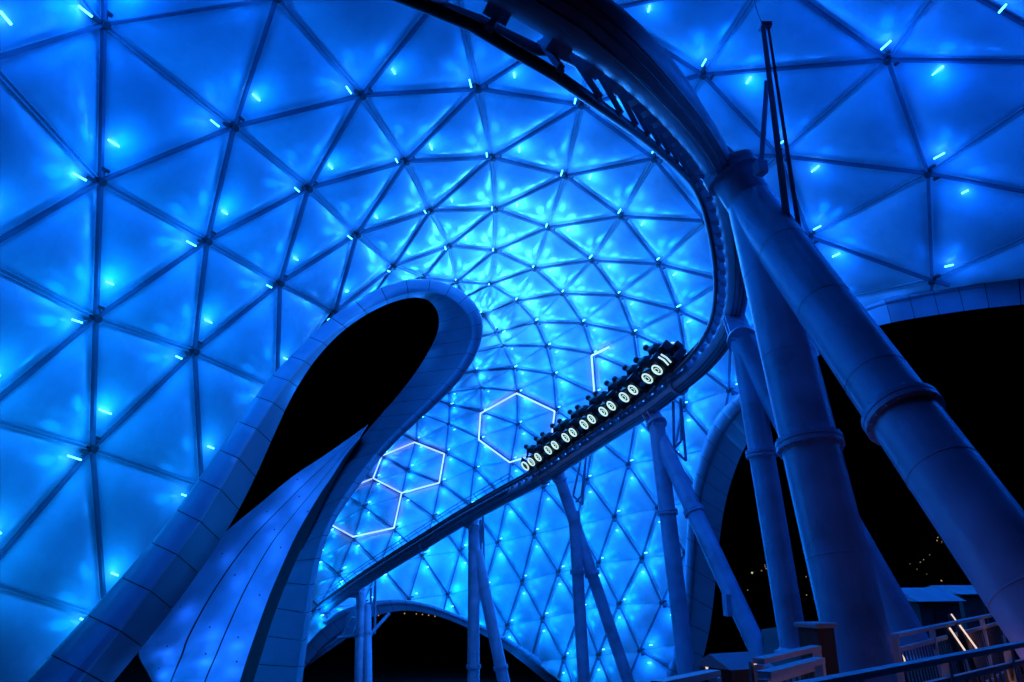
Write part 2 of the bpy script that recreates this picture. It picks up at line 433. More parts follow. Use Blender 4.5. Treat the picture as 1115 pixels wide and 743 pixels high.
for k, p, n, dd, q1, q2, d, seen in fx:
    pw, col = tone(k); pw *= random.uniform(.72, 1.28)
    fb = bmesh.new() if n_f < 99 else rest_f
    hub = opening(p) is None
    if hub:
        tube(fb, [p + n * .10, p + n * .08, p - n * .18, p - n * .20], [.10, .14, .14, .12], 10)
    bars = []
    for q in (q1, q2):
        if opening(q) is not None: continue
        f = q + n * .10
        r = (q - p).normalized()
        base = p - n * .08 + r * .12
        bar(fb, base, p - n * .04 + r * .40, .08, .10, n)
        bar(fb, p + n * .0 + r * .36 - dd * .13, p + n * .0 + r * .36 + dd * .13, .09, .09, n)
        bars.append(f)
        if not over:
            lamp('glow_lamp', q + n * .62, 58 * pw, col, .32, canopy)
    fo = None
    if n_f < 99:
        if len(fb.verts): fo = build('light_fixture', fb, M_FIX, canopy); n_f += 1
        else: fb.free()
    for f in bars:
        lb = bmesh.new() if fo is not None else rest_l
        hl = (.21 if d < 45 else .13) * random.uniform(.6, 1.1); th = .05 if d < 45 else .06
        bar(lb, f - dd * hl, f + dd * hl, th, .05, n)
        if fo is not None: build('led_glint', lb, M_LED, fo)  # glowing bar shaped as the LED's reflection in the film
    if (bars or hub) and (seen or d < 90):
        lamp('fill_lamp', p + n * 1.9, (1000 if over else 40) * pw, col, .5, canopy)  # unseen added fill light off the node, boosted overhead for rails and columns
tag(build('distant_light_fixtures', rest_f, M_FIX, canopy), kind='stuff')
tag(build('distant_led_glints', rest_l, M_LED, canopy), kind='stuff')

# glowing hexagon outlines fixed under the lattice
def hexa(pairs):
    b = bmesh.new()
    for k1, k2, f0, f1 in pairs:
        a, c = NODES[k1] + NOR[k1] * .15, NODES[k2] + NOR[k2] * .15
        tube(b, [a.lerp(c, f0), a.lerp(c, f1)], .07, 8)
    build('hexagon_light', b, M_HEX, canopy)
def full(s, v):
    r = [(s, v - 1), (s - 1, v - 1), (s - 1, v), (s, v + 1), (s + 1, v + 1), (s + 1, v)]
    return [(r[i], r[(i + 1) % 6], 0, 1) for i in range(6)]
hexa(full(7, 14)); hexa(full(10, 17))
hexa([((5, 11), (4, 10), 0, .45), ((5, 11), (5, 12), 0, 1), ((5, 12), (4, 12), 0, .75)])
hexa([((11, 18), (12, 19), .04, 1)]); hexa([((10, 18), (10, 19), 0, 1), ((10, 19), (11, 20), 0, 1), ((11, 20), (12, 20), 0, 1)])

# ------------------------------------------------------------------ panelled arch edges
def arch(root, stations, depth, n_panel, sub=4, gap=.013, thick=.9, bulge=.48, arcn=6, ret=None, lean=None, shade_mat=None):
    """stations: (outer, crease, inner) survey points; panels lofted between them over a dark core"""
    flat = [(*o, *k, *i) for o, k, i in stations]
    flat = [flat[0]] + [tuple((a + 2 * b + c) / 4 for a, b, c in zip(*flat[i - 1:i + 2])) for i in range(1, len(flat) - 1)] + [flat[-1]]
    def section(t, grow=0.0, ext=0.0):
        m = len(flat) - 1
        i = min(int(t), m - 1); f = t - i
        P = [flat[max(i - 1, 0)], flat[i], flat[i + 1], flat[min(i + 2, m)]]
        c = [.5 * (2 * b + (c_ - a) * f + (2 * a - 5 * b + 4 * c_ - d_) * f * f + (3 * b - a - 3 * c_ + d_) * f ** 3) for a, b, c_, d_ in zip(*P)]
        d = depth(t, c)
        o, kr, inn = (c[0], c[1]), (c[2], c[3]), (c[4], c[5])
        wid = math.hypot(kr[0] - o[0], kr[1] - o[1]) * d / FOC
        pts = []
        for j in range(arcn + 1):
            u = j / arcn
            e = (1 - math.cos(PI * u)) / 2
            x, y = o[0] + (kr[0] - o[0]) * e, o[1] + (kr[1] - o[1]) * e
            pts.append(at(x, y, d + (.35 * wid * (1 - e)) - bulge * wid * math.sin(PI * u) + grow))
        for e in (.5, 1.0):
            x, y = kr[0] + (inn[0] - kr[0]) * e, kr[1] + (inn[1] - kr[1]) * e
            pts.append(at(x, y, d + .12 * e * wid + (lean(t) * e if lean else 0) + grow))
        rx, ry, rd = ret(t) if ret else (0, 0, 0)
        pts.append(at(inn[0] + rx, inn[1] + ry, d + .3 + rd + (lean(t) if lean else 0)))
        pts.append(at(inn[0] + rx, inn[1] + ry, d + thick + rd + (lean(t) if lean else 0)))
        pts.append(at(o[0], o[1], d + thick + .3))
        return pts
    m = len(flat) - 1
    core = bmesh.new(); N = n_panel * 3
    rings = []
    for k in range(N + 1):
        sec = section(m * k / N, .05)
        c = sum(sec, V((0, 0, 0))) / len(sec)
        rings.append([c + (p - c) * .965 for p in sec])
    sweep(core, rings)
    build('core', core, M_CORE, root, True)
    for k in range(n_panel):
        b = bmesh.new()
        t0, t1 = m * k / n_panel, m * (k + 1) / n_panel
        g = gap * (t1 - t0)
        sweep(b, [section(t0 + g + (t1 - t0 - 2 * g) * i / sub) for i in range(sub + 1)])
        o = build('panel', b, [M_PANEL, shade_mat] if shade_mat else M_PANEL, root, True)
        if shade_mat:
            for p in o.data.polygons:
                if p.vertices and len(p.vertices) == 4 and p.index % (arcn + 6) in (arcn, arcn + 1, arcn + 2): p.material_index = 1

LEAF = [((-75, 852), (-40, 872), (-10, 880)), ((-25, 797), (22, 817), (48, 826)), ((24, 745), (67, 767), (92, 779)), ((71, 696), (110, 717), (134, 731)), ((116, 647), (151, 662), (174, 682)),
        ((155, 603), (182, 616), (207, 637)), ((188.5, 563), (216, 577), (237, 595)), ((213, 524), (238, 536), (258, 560)), ((240, 489), (260, 498), (279, 519)),
        ((264, 454), (284, 462), (298, 474)), ((283, 421.5), (303, 429), (314, 437)), ((304, 401), (322, 406), (329, 412)), ((327, 378), (341, 383), (346, 387)),
        ((351, 351), (366, 359), (369, 362)), ((380, 331), (393, 342), (395, 344)), ((413, 312), (420, 327), (421, 330)), ((444, 302), (446, 319), (447, 322.5)),
        ((474, 303), (471, 317), (464, 324)), ((500, 313), (491, 323), (474, 332)), ((517, 327), (505, 337), (479, 345)), ((527, 345), (514, 350), (478.5, 358)),
        ((527, 364), (515, 364), (473, 372)), ((521, 384), (510, 381), (464, 388)), ((509, 405), (500, 400), (453, 406)), ((492, 425), (484, 419), (439, 424)),
        ((472, 444), (464, 438), (424, 442)), ((452, 461), (445, 456), (408, 459)), ((436, 477), (429, 472), (393, 477)), ((421, 491), (414, 487), (380, 495)),
        ((407, 508), (400, 504), (369, 514)), ((394, 525.6), (387, 522), (358, 533)), ((381, 543), (374, 540), (347, 553)), ((366, 563), (360, 562), (338, 575)),
        ((354, 588), (348, 588), (330, 594)), ((346, 616), (340, 617), (319, 618)), ((341, 650), (334, 652), (307, 646)), ((337, 685), (330, 687), (294, 681)),
        ((332, 718), (325, 720), (284, 716)), ((328, 750), (321, 750), (274, 750)), ((324, 785), (317, 785), (262, 785))]
def leaf_depth(t, c):
    y = (c[1] + c[5]) / 2
    left = 1 / (.0303 + (y - 340) * .000101)
    yy = max(0, y - 340)
    right = 1 / (.0290 + yy * .00001 + max(0, yy - 160) * .00006)
    f = min(1, max(0, (t - 13) / 9)); f = f * f * (3 - 2 * f)
    return left * (1 - f) + right * f
def leaf_ret(t):
    f = min(1, max(0, (t - 26) / 6))
    return (-11 * f, 2 * f, 1.0 * f)
leaf = empty('edge_arch', at(60, 800, 14))
tag(leaf, 'tall leaf shaped loop of panelled canopy edge around a black opening', 'arch')
def leaf_lean(t):
    f = min(1, max(0, (t - 25) / 9)); return 1.5 * (1 - f) + .1 * f
arch(leaf, LEAF, leaf_depth, 44, lean=leaf_lean, shade_mat=M_PANEL_SHADE)
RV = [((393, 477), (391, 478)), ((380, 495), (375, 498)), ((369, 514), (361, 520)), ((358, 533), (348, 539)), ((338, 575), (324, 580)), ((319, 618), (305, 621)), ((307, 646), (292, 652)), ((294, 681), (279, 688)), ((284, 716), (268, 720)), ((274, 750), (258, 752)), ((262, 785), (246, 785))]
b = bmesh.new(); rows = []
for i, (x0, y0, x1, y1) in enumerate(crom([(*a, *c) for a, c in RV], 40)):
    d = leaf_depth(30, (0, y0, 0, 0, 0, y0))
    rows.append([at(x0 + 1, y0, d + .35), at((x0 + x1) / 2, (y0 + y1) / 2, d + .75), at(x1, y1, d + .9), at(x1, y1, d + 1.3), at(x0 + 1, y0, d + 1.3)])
sweep(b, rows); build('shade_strip', b, M_CORE, leaf, True)  # dark strip for the shade on the return beside the right leg
# ribbed skin rising between the two legs of the loop
RIBL = [(396, 466), (356, 494), (319, 518.5), (283, 548), (234, 590), (196, 640), (160, 690), (150, 712), (163, 738), (190, 790)]
RIBR = [(401, 462), (374, 506), (358, 533), (341, 560), (322, 596), (305, 640), (291, 680), (280, 708), (268, 738), (250, 792)]
RIB1 = [(398, 465), (361, 500), (333, 526), (304, 555), (271, 590), (235, 640), (207, 690), (198, 714), (187, 740), (168, 792)]
RIB2 = [(399.5, 463.5), (367, 503), (345, 530), (322, 558), (295, 593), (268, 640), (246, 688), (236, 712), (224, 740), (205, 792)]
rr = crom([(*a, *b, *c, *d) for a, b, c, d in zip(RIBL, RIB1, RIB2, RIBR)], 40)
FR = [0, .30, .60, 1.0]
skin = tag(empty('ribbed_wall', at(200, 790, 24)), 'glossy ribbed blue wall fanning upward inside the leaf shaped loop', 'wall')
def rib_pt(k, f, back):
    c = rr[k]; e = max(i for i in range(3) if f >= FR[i] - 1e-6); u = (f - FR[e]) / (FR[e + 1] - FR[e])
    x = c[2 * e] + (c[2 * e + 2] - c[2 * e]) * u; y = c[2 * e + 1] + (c[2 * e + 3] - c[2 * e + 1]) * u
    return at(x, y, 36.6 - 12 * (k / 40) ** 1.3 - 1.1 * math.sin(PI * f) * (k / 40) + back)
b = bmesh.new(); sweep(b, [[rib_pt(k, i / 15, .22) for i in range(16)] for k in range(41)], caps=False, close=False); build('backing', b, M_CORE, skin, True)
for e in range(3):
    b = bmesh.new()
    fs = [FR[e] + .007 + (FR[e + 1] - FR[e] - .014) * i / 8 for i in range(9)]
    sweep(b, [[rib_pt(k, f, .06 - .05 * math.sin(PI * i / 8)) for i, f in enumerate(fs)] for k in range(41)], caps=False, close=False); build('rib_panel', b, M_RIB, skin, True)

for k in range(9, 40, 5):  # added stub lamps stand in for the mottled reflections on the wall
    for j, f in enumerate((.15, .46, .80)):
        kk = min(40, k + (0, 2, 4)[j]); q = rib_pt(kk, f + random.uniform(-.05, .05), .05); w_ = rib_pt(kk, min(1, f + .02), .05)
        n_ = (EYEV - q).normalized(); sc = .42 + .30 * k / 40
        b = bmesh.new(); tube(b, [q, q + n_ * sc], .012, 6); tube(b, [q + n_ * sc, q + n_ * (sc + .05)], .035, 8); build('added_lamp_stub', b, M_FIX, skin)
        lamp('blotch_lamp', q + n_ * (sc + .09), 34 * sc * sc * random.uniform(.6, 1.2), (.01, .16, 1), .3, skin)

RIGHT = [((1330, 285), (1330, 298), (1330, 322)), ((1210, 288), (1210, 301), (1210, 325)), ((1115, 295), (1115, 307), (1115, 331)), ((1072, 303), (1075, 312.5), (1080, 335)), ((1036, 309), (1038, 318), (1044, 339)), ((1000, 316), (1003, 323), (1008, 345)),
         ((967, 323), (969, 329), (974, 350)), ((935, 334), (938, 340), (945, 357)), ((898, 350), (902, 356), (908, 372)), ((858, 376), (863, 382), (872, 400)),
         ((824, 411), (832, 420), (846, 436)), ((803, 432), (814, 441), (829, 458)), ((788, 441), (800, 455), (817, 476)), ((776, 460), (788, 472), (808, 492)), ((766, 481), (778, 492), (801, 510)),
         ((759, 506), (770, 515), (793, 533)), ((753, 533), (763, 540), (788, 556)), ((748, 559), (759, 566), (784, 580)), ((746, 600), (757, 605), (780, 620)), ((745, 640), (755, 645), (777, 658)),
         ((741, 680), (752, 684), (772, 694)), ((733, 713), (746, 717), (764, 724)), ((719, 745), (732, 750), (752, 756)), ((703, 780), (716, 784), (738, 790))]
def right_depth(t, c):
    K = [(0, 26), (2, 29.5), (6, 33), (10, 41), (13, 45.5), (17, 50.3), (23, 52.5), (99, 53)]
    for (t0, d0), (t1, d1) in zip(K, K[1:]):
        if t <= t1: return d0 + (d1 - d0) * (t - t0) / (t1 - t0)
ra = tag(empty('edge_arch', at(715, 780, 52.6)), 'curved panelled canopy rim over the dark opening behind the steel columns', 'arch')
arch(ra, RIGHT, right_depth, 30, sub=3, thick=.9, bulge=.6)
LOW = [((300, 745), (305, 750), (311, 757)), ((322, 707), (328, 712), (336, 720)), ((344, 681), (349, 687), (356, 696)), ((371, 661), (376, 667), (384, 678)), ((408, 653), (411, 660), (415, 669)), ((443, 651), (443, 656), (443, 661)),
       ((470, 658), (472, 663), (474, 669)), ((506, 672), (507, 677), (508, 683)), ((532, 684), (535, 689), (538, 696)), ((567, 702), (561, 706), (553, 710)), ((596, 722), (586, 727), (573, 724)),
       ((620, 741), (609, 745), (596, 743)), ((648, 765), (636, 769), (620, 766)), ((676, 790), (664, 794), (646, 790))]
def low_depth(t, c):
    return 56 + .62 * t
la = tag(empty('edge_arch', at(646, 790, 62)), 'low distant rounded canopy rim over the dark gap under the descending track', 'arch')
arch(la, LOW, low_depth, 26, sub=2, thick=1.2)

# ------------------------------------------------------------------ coaster track
# spine centre (x, y, distance) and the middle of the rails (x, y), surveyed together
TRK = [(330, -116, 8.5, 312, -62), (395, -92, 8.35, 373, -39), (462, -64, 8.25, 438, -12), (536, -36, 8.25, 506, 19), (592, -3, 8.4, 560, 49), (651, 33, 8.8, 617, 82), (707, 81, 10.3, 674, 120), (752, 136, 13.4, 724, 172), (779, 178, 16.4, 751, 206),
       (795, 232, 19.2, 771, 244), (802, 286, 21.8, 783, 289), (801, 330, 24.0, 781, 326), (790, 364, 26.3, 770, 353), (768, 394, 28.4, 751, 379), (738, 420, 30.2, 722, 404), (706, 445, 32.2, 692, 429),
       (668, 470, 35.0, 656, 454), (630, 495, 38.0, 620, 481), (591, 520.5, 41.2, 583, 508), (548, 543.5, 44.6, 541, 533), (505, 567, 48.0, 499, 558), (462, 593, 51.3, 456, 584.5), (415, 622, 54.6, 409.5, 614), (380, 645, 57.2, 375, 637.5), (345, 671, 59.5, 340, 664),
       (300, 705, 62.0, 295.5, 698), (250, 742, 64, 246, 736)]
SM = crom(TRK, 480)
CEN = [at(x, y, d) for x, y, d, _, _ in SM]; TOP = [at(rx, ry, d) for _, _, d, rx, ry in SM]
arc = [0.0]
for a, b in zip(CEN, CEN[1:]): arc.append(arc[-1] + (b - a).length)
def trk(s):
    """point, tangent, up, side of the track at arc length s"""
    s = max(0.01, min(arc[-1] - .01, s)); lo, hi = 0, len(arc) - 1
    while hi - lo > 1:
        m = (lo + hi) // 2
        if arc[m] <= s: lo = m
        else: hi = m
    f = (s - arc[lo]) / (arc[hi] - arc[lo])
    p = CEN[lo].lerp(CEN[hi], f)
    j0, j1 = max(0, lo - 4), min(len(CEN) - 1, hi + 4)
    t = (CEN[j1] - CEN[j0]).normalized()
    u = sum(((TOP[j] - CEN[j]) for j in range(j0, j1 + 1)), V((0, 0, 0)))
    t, u, w = frame_of(t, u)
    if w.dot(EYEV - p) < 0: w = -w
    a = R(25) * (1 - min(1, max(0, (s - S_ROLL0) / (S_ROLL1 - S_ROLL0))))      # the banking eases off along the bend
    u, w = u * math.cos(a) - w * math.sin(a), w * math.cos(a) + u * math.sin(a)
    return p, t, u, w
def arc_near(px, py):
    return min(range(len(SM)), key=lambda i: (SM[i][0] - px) ** 2 + (SM[i][1] - py) ** 2)
RH, GA, SR = .61, .42, .36
S_ROLL0, S_ROLL1 = arc[arc_near(779, 178)], arc[arc_near(768, 394)]
track = tag(empty('coaster_track', at(300, 705, 62)), 'long banked coaster track on a thick round spine curving across the canopy', 'coaster track')
L_ALL = arc[-1]; step = .5
SS = [i * step for i in range(int(L_ALL / step) + 1)]
cuts = [0.0, arc[arc_near(779, 178)], arc[arc_near(738, 420)], arc[arc_near(591, 520)], arc[arc_near(462, 593)], L_ALL]
for c0, c1 in zip(cuts, cuts[1:]):
    n = max(4, int((c1 - c0) / .4))
    pts = [trk(c0 + .01 + (c1 - c0 - .02) * i / n)[0] for i in range(n + 1)]
    b = bmesh.new(); tube(b, pts, SR, 28); build('spine_tube', b, M_STEEL, track, True)
for c in cuts[1:-1]:
    p, t, u, w = trk(c); b = bmesh.new(); ring_flange(b, p, t, SR + .09, .16); build('flange', b, M_STEEL, track, True)
for sg in (-1, 1):
    b = bmesh.new()
    tube(b, [trk(s)[0] + trk(s)[2] * RH + trk(s)[3] * GA * sg for s in SS], .075, 10); build('running_rail', b, M_RAILDK, track, True)
s = .3; n_t = 0; rest_t = bmesh.new()
while s < L_ALL - .2:
    p, t, u, w = trk(s)
    b = bmesh.new() if n_t < 99 else rest_t
    # web plate on the spine, cross arm, two rail seats
    tw = .15
    r0, r1 = p + u * (SR - .06), p + u * (RH - .13)
    sweep(b, [[q + w * sx * wd + t * sy * .15 for sx, sy in ((-1, -1), (1, -1), (1, 1), (-1, 1))] for q, wd in ((r0, tw), (r1, tw * .8))])
    bar(b, p + u * (RH - .10) - w * (GA + .02), p + u * (RH - .10) + w * (GA + .02), .08, .07, u)
    for sg in (-1, 1): bar(b, p + u * (RH - .10) + w * GA * sg, p + u * (RH - .02) + w * GA * sg, .10, .10, t)
    if n_t < 99: build('cross_tie', b, M_STEEL, track); n_t += 1
    s += .80
if len(rest_t.verts): tag(build('distant_cross_ties', rest_t, M_STEEL, track), kind='stuff')
else: rest_t.free()
for off_u, off_w, r_ in ((.04, .40, .018), (-.10, .39, .014), (-.22, .34, .016)):
    b = bmesh.new(); tube(b, [trk(s)[0] + trk(s)[2] * off_u + trk(s)[3] * off_w for s in SS], r_, 6); build('conduit', b, M_DARK, track, True)
# walkway handrail beside the descending stretch
cw0, cw1 = arc[arc_near(560, 537)], arc[arc_near(340, 674)]
b = bmesh.new(); n = 60
def hr(s, h): 
    p, t, u, w = trk(s); return p + u * (RH + h) - w * .62
for h in (.26, .46): tube(b, [hr(cw0 + (cw1 - cw0) * i / n, h) for i in range(n + 1)], .03, 6)
for i in range(26):
    s_ = cw0 + (cw1 - cw0) * i / 25; p, t, u, w = trk(s_); tube(b, [p + u * (RH - .12) - w * .62, hr(s_, .46)], .03, 6)
build('handrail', b, M_STEEL, track, True)
b = bmesh.new()
rows = []
for i in range(n + 1):
    p, t, u, w = trk(cw0 + (cw1 - cw0) * i / n)
    rows.append([p + u * (RH - .16) + w * k for k in (-.72, .3)] + [p + u * (RH - .21) + w * k for k in (.3, -.72)])
sweep(b, rows); build('walkway_plate', b, M_STEEL, track)

# ------------------------------------------------------------------ steel supports
def leg_mesh(root, a, b_, ra_, rb_=None, flanges=(), name='leg'):
    a, b_ = V(a), V(b_); rb_ = rb_ or ra_
    b = bmesh.new(); n = 14
    tube(b, [a.lerp(b_, i / n) for i in range(n + 1)], [ra_ + (rb_ - ra_) * i / n for i in range(n + 1)], 36)
    L_ = (b_ - a).length
    for k in range(1, int(L_ / 1.9)):
        f_ = k * 1.9 / L_; c = a.lerp(b_, f_); r = ra_ + (rb_ - ra_) * f_; x_ = (b_ - a).normalized()
        tube(b, [c - x_ * .018, c - x_ * .008, c + x_ * .008, c + x_ * .018], [r - .004, r + .007, r + .007, r - .004], 36)
    o = build(name, b, M_LEG, root, True)
    ax = (b_ - a).normalized()
    for f in flanges:
        c = a.lerp(b_, f); r = ra_ + (rb_ - ra_) * f
        fb = bmesh.new()
        for s_ in (-1, 1): ring_flange(fb, c + ax * .05 * s_, ax, r + .085, .085, 36)
        for k in range(18):
            t, u, w = frame_of(ax, V((0, 0, 1)) + ax * .02)
            q = c + (u * math.cos(k * PI / 9) + w * math.sin(k * PI / 9)) * (r + .055)
            tube(fb, [q - ax * .13, q + ax * .13], .018, 6)
        build('flange', fb, M_LEG, o, True)
    return o
def down_to(a, b_, z):
    a, b_ = V(a), V(b_); f = (z - a.z) / (b_.z - a.z); return a.lerp(b_, f)
def frac(a, b_, py):
    """fraction along a->b_ whose survey height is py"""
    lo, hi = 0, 1
    for _ in range(40):
        m = (lo + hi) / 2
        if proj(V(a).lerp(V(b_), m))[1] < py: lo = m
        else: hi = m
    return lo
def foot(root, p, r):
    b = bmesh.new(); p = V(p)
    tube(b, [V((p.x, p.y, p.z - .05)), V((p.x, p.y, p.z + .06))], r + .16, 28)
    tube(b, [V((p.x, p.y, p.z + .06)), V((p.x, p.y, p.z + .14))], [r + .08, r + .02], 28)
    build('base_plate', b, M_LEG, root, True)
def saddle(root, s_, a, r):
    """bracket between the spine tube and the head of the legs"""
    p, t, u, w = trk(s_); a = V(a)
    b = bmesh.new(); ax = (a - p).normalized()
    for k in (-1, 1):
        bar(b, p + t * .22 * k + ax * (SR - .1), a + t * .18 * k + ax * .15, .05, r * 1.9, ax.cross(t))
    ring_flange(b, a, ax, r + .10, .14, 36)
    build('saddle', b, M_LEG, root, True)
ZT, ZL = 0.0, -7.2
SUP = 'steel supports under the coaster track'
# nearest A frame
sA = arc[arc_near(781, 185)]
hA = at(797, 190, 16.3); tA = trk(sA)[0]
jA = at(818, 222, 16.0)
a1 = down_to(jA, at(941, 728, 11.4), ZT); b1 = down_to(jA, at(1118, 640, 8.75), ZT)
nearA = tag(empty('track_support', (a1.x, a1.y, ZT)), 'nearest and thickest two legged support meeting the spine at a bolted collar', 'support', SUP)
b = bmesh.new(); tube(b, [tA.lerp(hA, .25), hA, hA.lerp(jA, .5), jA + (jA - hA) * .1], [.42, .5, .5, .5], 36); build('head_tube', b, M_LEG, nearA, True)
b = bmesh.new(); ax = jA - hA
ring_flange(b, hA - ax.normalized() * .10, ax, .62, .12, 40); ring_flange(b, hA + ax.normalized() * .03, ax, .62, .12, 40)
for k in range(20):
    t, u, w = frame_of(ax, V((0, 0, 1))); q = hA + (u * math.cos(k * PI / 10) + w * math.sin(k * PI / 10)) * .565
    tube(b, [q - t * .19, q + t * .11], .022, 6)
build('collar', b, M_STEEL, nearA, True)
leg_mesh(nearA, jA, a1, .50, .50, (frac(jA, a1, 484),)); leg_mesh(nearA, jA, b1, .50, .50, (frac(jA, b1, 452),))
foot(nearA, a1, .5); foot(nearA, b1, .5)
# second A frame, just behind
sC = arc[arc_near(801, 345)]; hC = at(809, 372, 21.6)
c1 = down_to(hC, at(866, 712, 18.9), ZT); c2 = down_to(hC, at(985, 686, 17.5), ZT)
supC = tag(empty('track_support', (c1.x, c1.y, ZT)), 'two legged support just behind the thickest columns, under the outer bend', 'support', SUP)
leg_mesh(supC, hC, c1, .35, .35, (frac(hC, c1, 494),)); leg_mesh(supC, hC, c2, .40, .40)
saddle(supC, sC, hC, .35); foot(supC, c1, .35); foot(supC, c2, .4)
# supports of the far stretch
def twin(head, s_, ends, rad, z, label, fl=()):
    h = at(*head); root = None
    for k, e in enumerate(ends):
        st = at(*e[0]) if len(e) > 1 else h
        en = down_to(st, at(*e[-1]), z)
        if root is None:
            root = tag(empty('track_support', (en.x, en.y, z)), label, 'support', SUP)
            saddle(root, s_, h, rad)
        leg_mesh(root, st, en, rad, rad, [frac(st, en, y) for y in fl[k]] if fl else ())
        foot(root, en, rad)
    return root
dD = twin((715, 462, 31.4), arc[arc_near(706, 445)], [((749, 743, 27.6),), ((719, 478, 31.2), (828, 712, 25.5))], .34, ZL, 'two legged support with a junction box, below the tail of the train', ((558,), (557,)))
bx = at(796, 659, 26.6); b = bmesh.new(); box(b, bx, .5, .34, .75, .2, .03); build('junction_box', b, M_LEG, dD)
eE = twin((609, 520, 40.2), arc[arc_near(606, 511)], [((685, 745, 38.0),), ((625, 557, 39.8), (636, 745, 37.5))], .32, ZL, 'two legged support under the nose of the train', ((625,), (623,)))
fF = twin((516, 572, 47.6), arc[arc_near(505, 567)], [((515.5, 745, 44),), ((519, 600, 47), (549, 745, 44))], .37, ZL, 'two legged support under the middle of the descending track', ((726,), (727,)))
gG = twin((393, 646, 57.0), arc[arc_near(380, 645)], [((391, 745, 53),), ((399, 660, 56.6), (400, 745, 53))], .36, ZL, 'two legged support with cross braces at the low end of the track', ((692,), (691,)))
b = bmesh.new()
for p, q in (((372, 695, 56.5), (385, 672, 56.5)), ((368, 695, 56.2), (404, 689, 55)), ((332, 720, 58), (372, 694, 56.4)), ((404, 690, 55.2), (424, 668, 56.5))):
    tube(b, [at(*p), at(*q)], .12, 10)
build('cross_brace', b, M_LEG, gG, True)
b = bmesh.new()
q = [at(338, 688, 58.8), at(392, 660, 57.5), at(384, 690, 57.4), at(336, 724, 58.6)]
sweep(b, [[p + V((0, dy, 0)) for p in q] for dy in (0, .5)]); build('side_plate', b, M_LEG, gG)
def ladder(root, pts, d, r=.05):
    b = bmesh.new()
    for a, c in zip(pts, pts[1:]): tube(b, [at(*a, d), at(*c, d)], r, 8)
    x0, y0 = pts[1]; x1, y1 = pts[2]
    o = build('rescue_frame', b, M_STEEL, root, True)
ladder(dD, [(733, 437), (734, 490), (747, 502), (741, 434), (742, 480), (735, 487)], 31.0, .06)
ladder(eE, [(632, 503), (624, 540), (634, 550), (638, 498), (633, 540), (627, 547)], 39.9, .06)
ladder(fF, [(523, 566), (524, 612), (527, 616), (526, 562), (525, 590), (522, 592)], 47.4, .07)
ladder(gG, [(404, 640), (403, 688), (408, 690), (409, 632), (407, 660), (403, 664)], 56.8, .09)

# mast bolted to the nearest frame
mast = tag(empty('lighting_mast', at(868, 268, 14.6)), 'slim dark twin channel mast standing on the nearest column with a hanging cable', 'mast')
b = bmesh.new()
def taper(b, p, q, w0, w1, dep):
    p, q = at(*p), at(*q); t, u, w = frame_of(q - p, EYEV - p)
    sweep(b, [[c + w * sx * ww / 2 + u * sy * dep / 2 for sx, sy in ((-1, -1), (1, -1), (1, 1), (-1, 1))] for c, ww in ((p, w0), (q, w1))])
taper(b, (831, 30, 15.4), (859, 256, 14.7), .09, .15, .2); build('channel', b, M_LEG, mast)
b = bmesh.new(); taper(b, (836.5, 29, 15.5), (872, 262, 14.9), .05, .10, .2); build('channel', b, M_LEG, mast)
b = bmesh.new(); taper(b, (835, 88, 15.2), (829, 178, 15.6), .10, .10, .1); build('strut', b, M_LEG, mast)
b = bmesh.new(); box(b, at(828, 183, 15.4), .22, .22, .3, .3, .02); build('clamp', b, M_LEG, mast)
b = bmesh.new(); box(b, at(833, 29, 15.45), .24, .22, .1, 0, .02); build('cap', b, M_LEG, mast)
b = bmesh.new(); box(b, at(859, 283, 14.35), .28, .24, .3, .5, .04); tube(b, [at(853, 286, 14.3), at(866, 276, 14.3)], .07, 10); build('clamp', b, M_LEG, mast)
b = bmesh.new(); tube(b, [at(*p) for p in crom([(815, -30, 16.5), (822, 5, 16), (831, 30, 15.4)], 10)], .014, 6)
tube(b, [at(*p) for p in crom([(848, 235, 14.8), (862, 262, 14.6), (869, 275, 14.3), (865, 280, 14.2), (857, 268, 14.4), (850, 240, 14.8)], 16)], .014, 6); build('cable', b, M_LEG, mast, True)

# ------------------------------------------------------------------ the train
train = tag(empty('coaster_train', at(640, 470, 37)), 'black coaster train of motorbike cars with glowing wheel rings rounding the bend', 'coaster train')
s_tail, s_head = arc[arc_near(757, 405)], arc[arc_near(590, 521)]
NC = 7; pitch = (s_head - s_tail) / (NC + .35)
def local(s_):
    p, t, u, w = trk(s_)
    return Matrix(((t.x, w.x, u.x, p.x), (t.y, w.y, u.y, p.y), (t.z, w.z, u.z, p.z), (0, 0, 0, 1)))
PL = pitch
def ring(bm, c, r, tr, n=24, asp=1.25):
    rings = []
    for k in range(n + 1):
        a = 2 * PI * k / n; cc = V((math.cos(a) * r, 0, math.sin(a) * r * asp)); e = V((math.cos(a), 0, math.sin(a)))
        rings.append([V(c) + cc + e * tr * math.cos(b_) + V((0, tr * math.sin(b_), 0)) for b_ in [2 * PI * j / 8 for j in range(8)]])
    sweep(bm, rings, caps=False)
def to_obj(name, bm, m_, parent, mtx, smooth=True):
    o = build(name, bm, m_, None, smooth)
    o.parent = parent; o.matrix_parent_inverse = Matrix.Identity(4); o.matrix_local = mtx
    return o
def chassis():
    b = bmesh.new()
    box(b, (0, 0, .86), PL * .92, .62, .16, 0, .04)
    for x in (-PL * .3, PL * .3):
        box(b, (x, 0, .72), .22, 1.0, .16, 0, .03)
        for y in (-GA, GA): tube(b, [(x, y - .05, RH + .13), (x, y + .05, RH + .13)], .085, 12)
    tube(b, [(PL * .44, 0, .84), (PL * .58, 0, .84)], .06, 8)
    return b
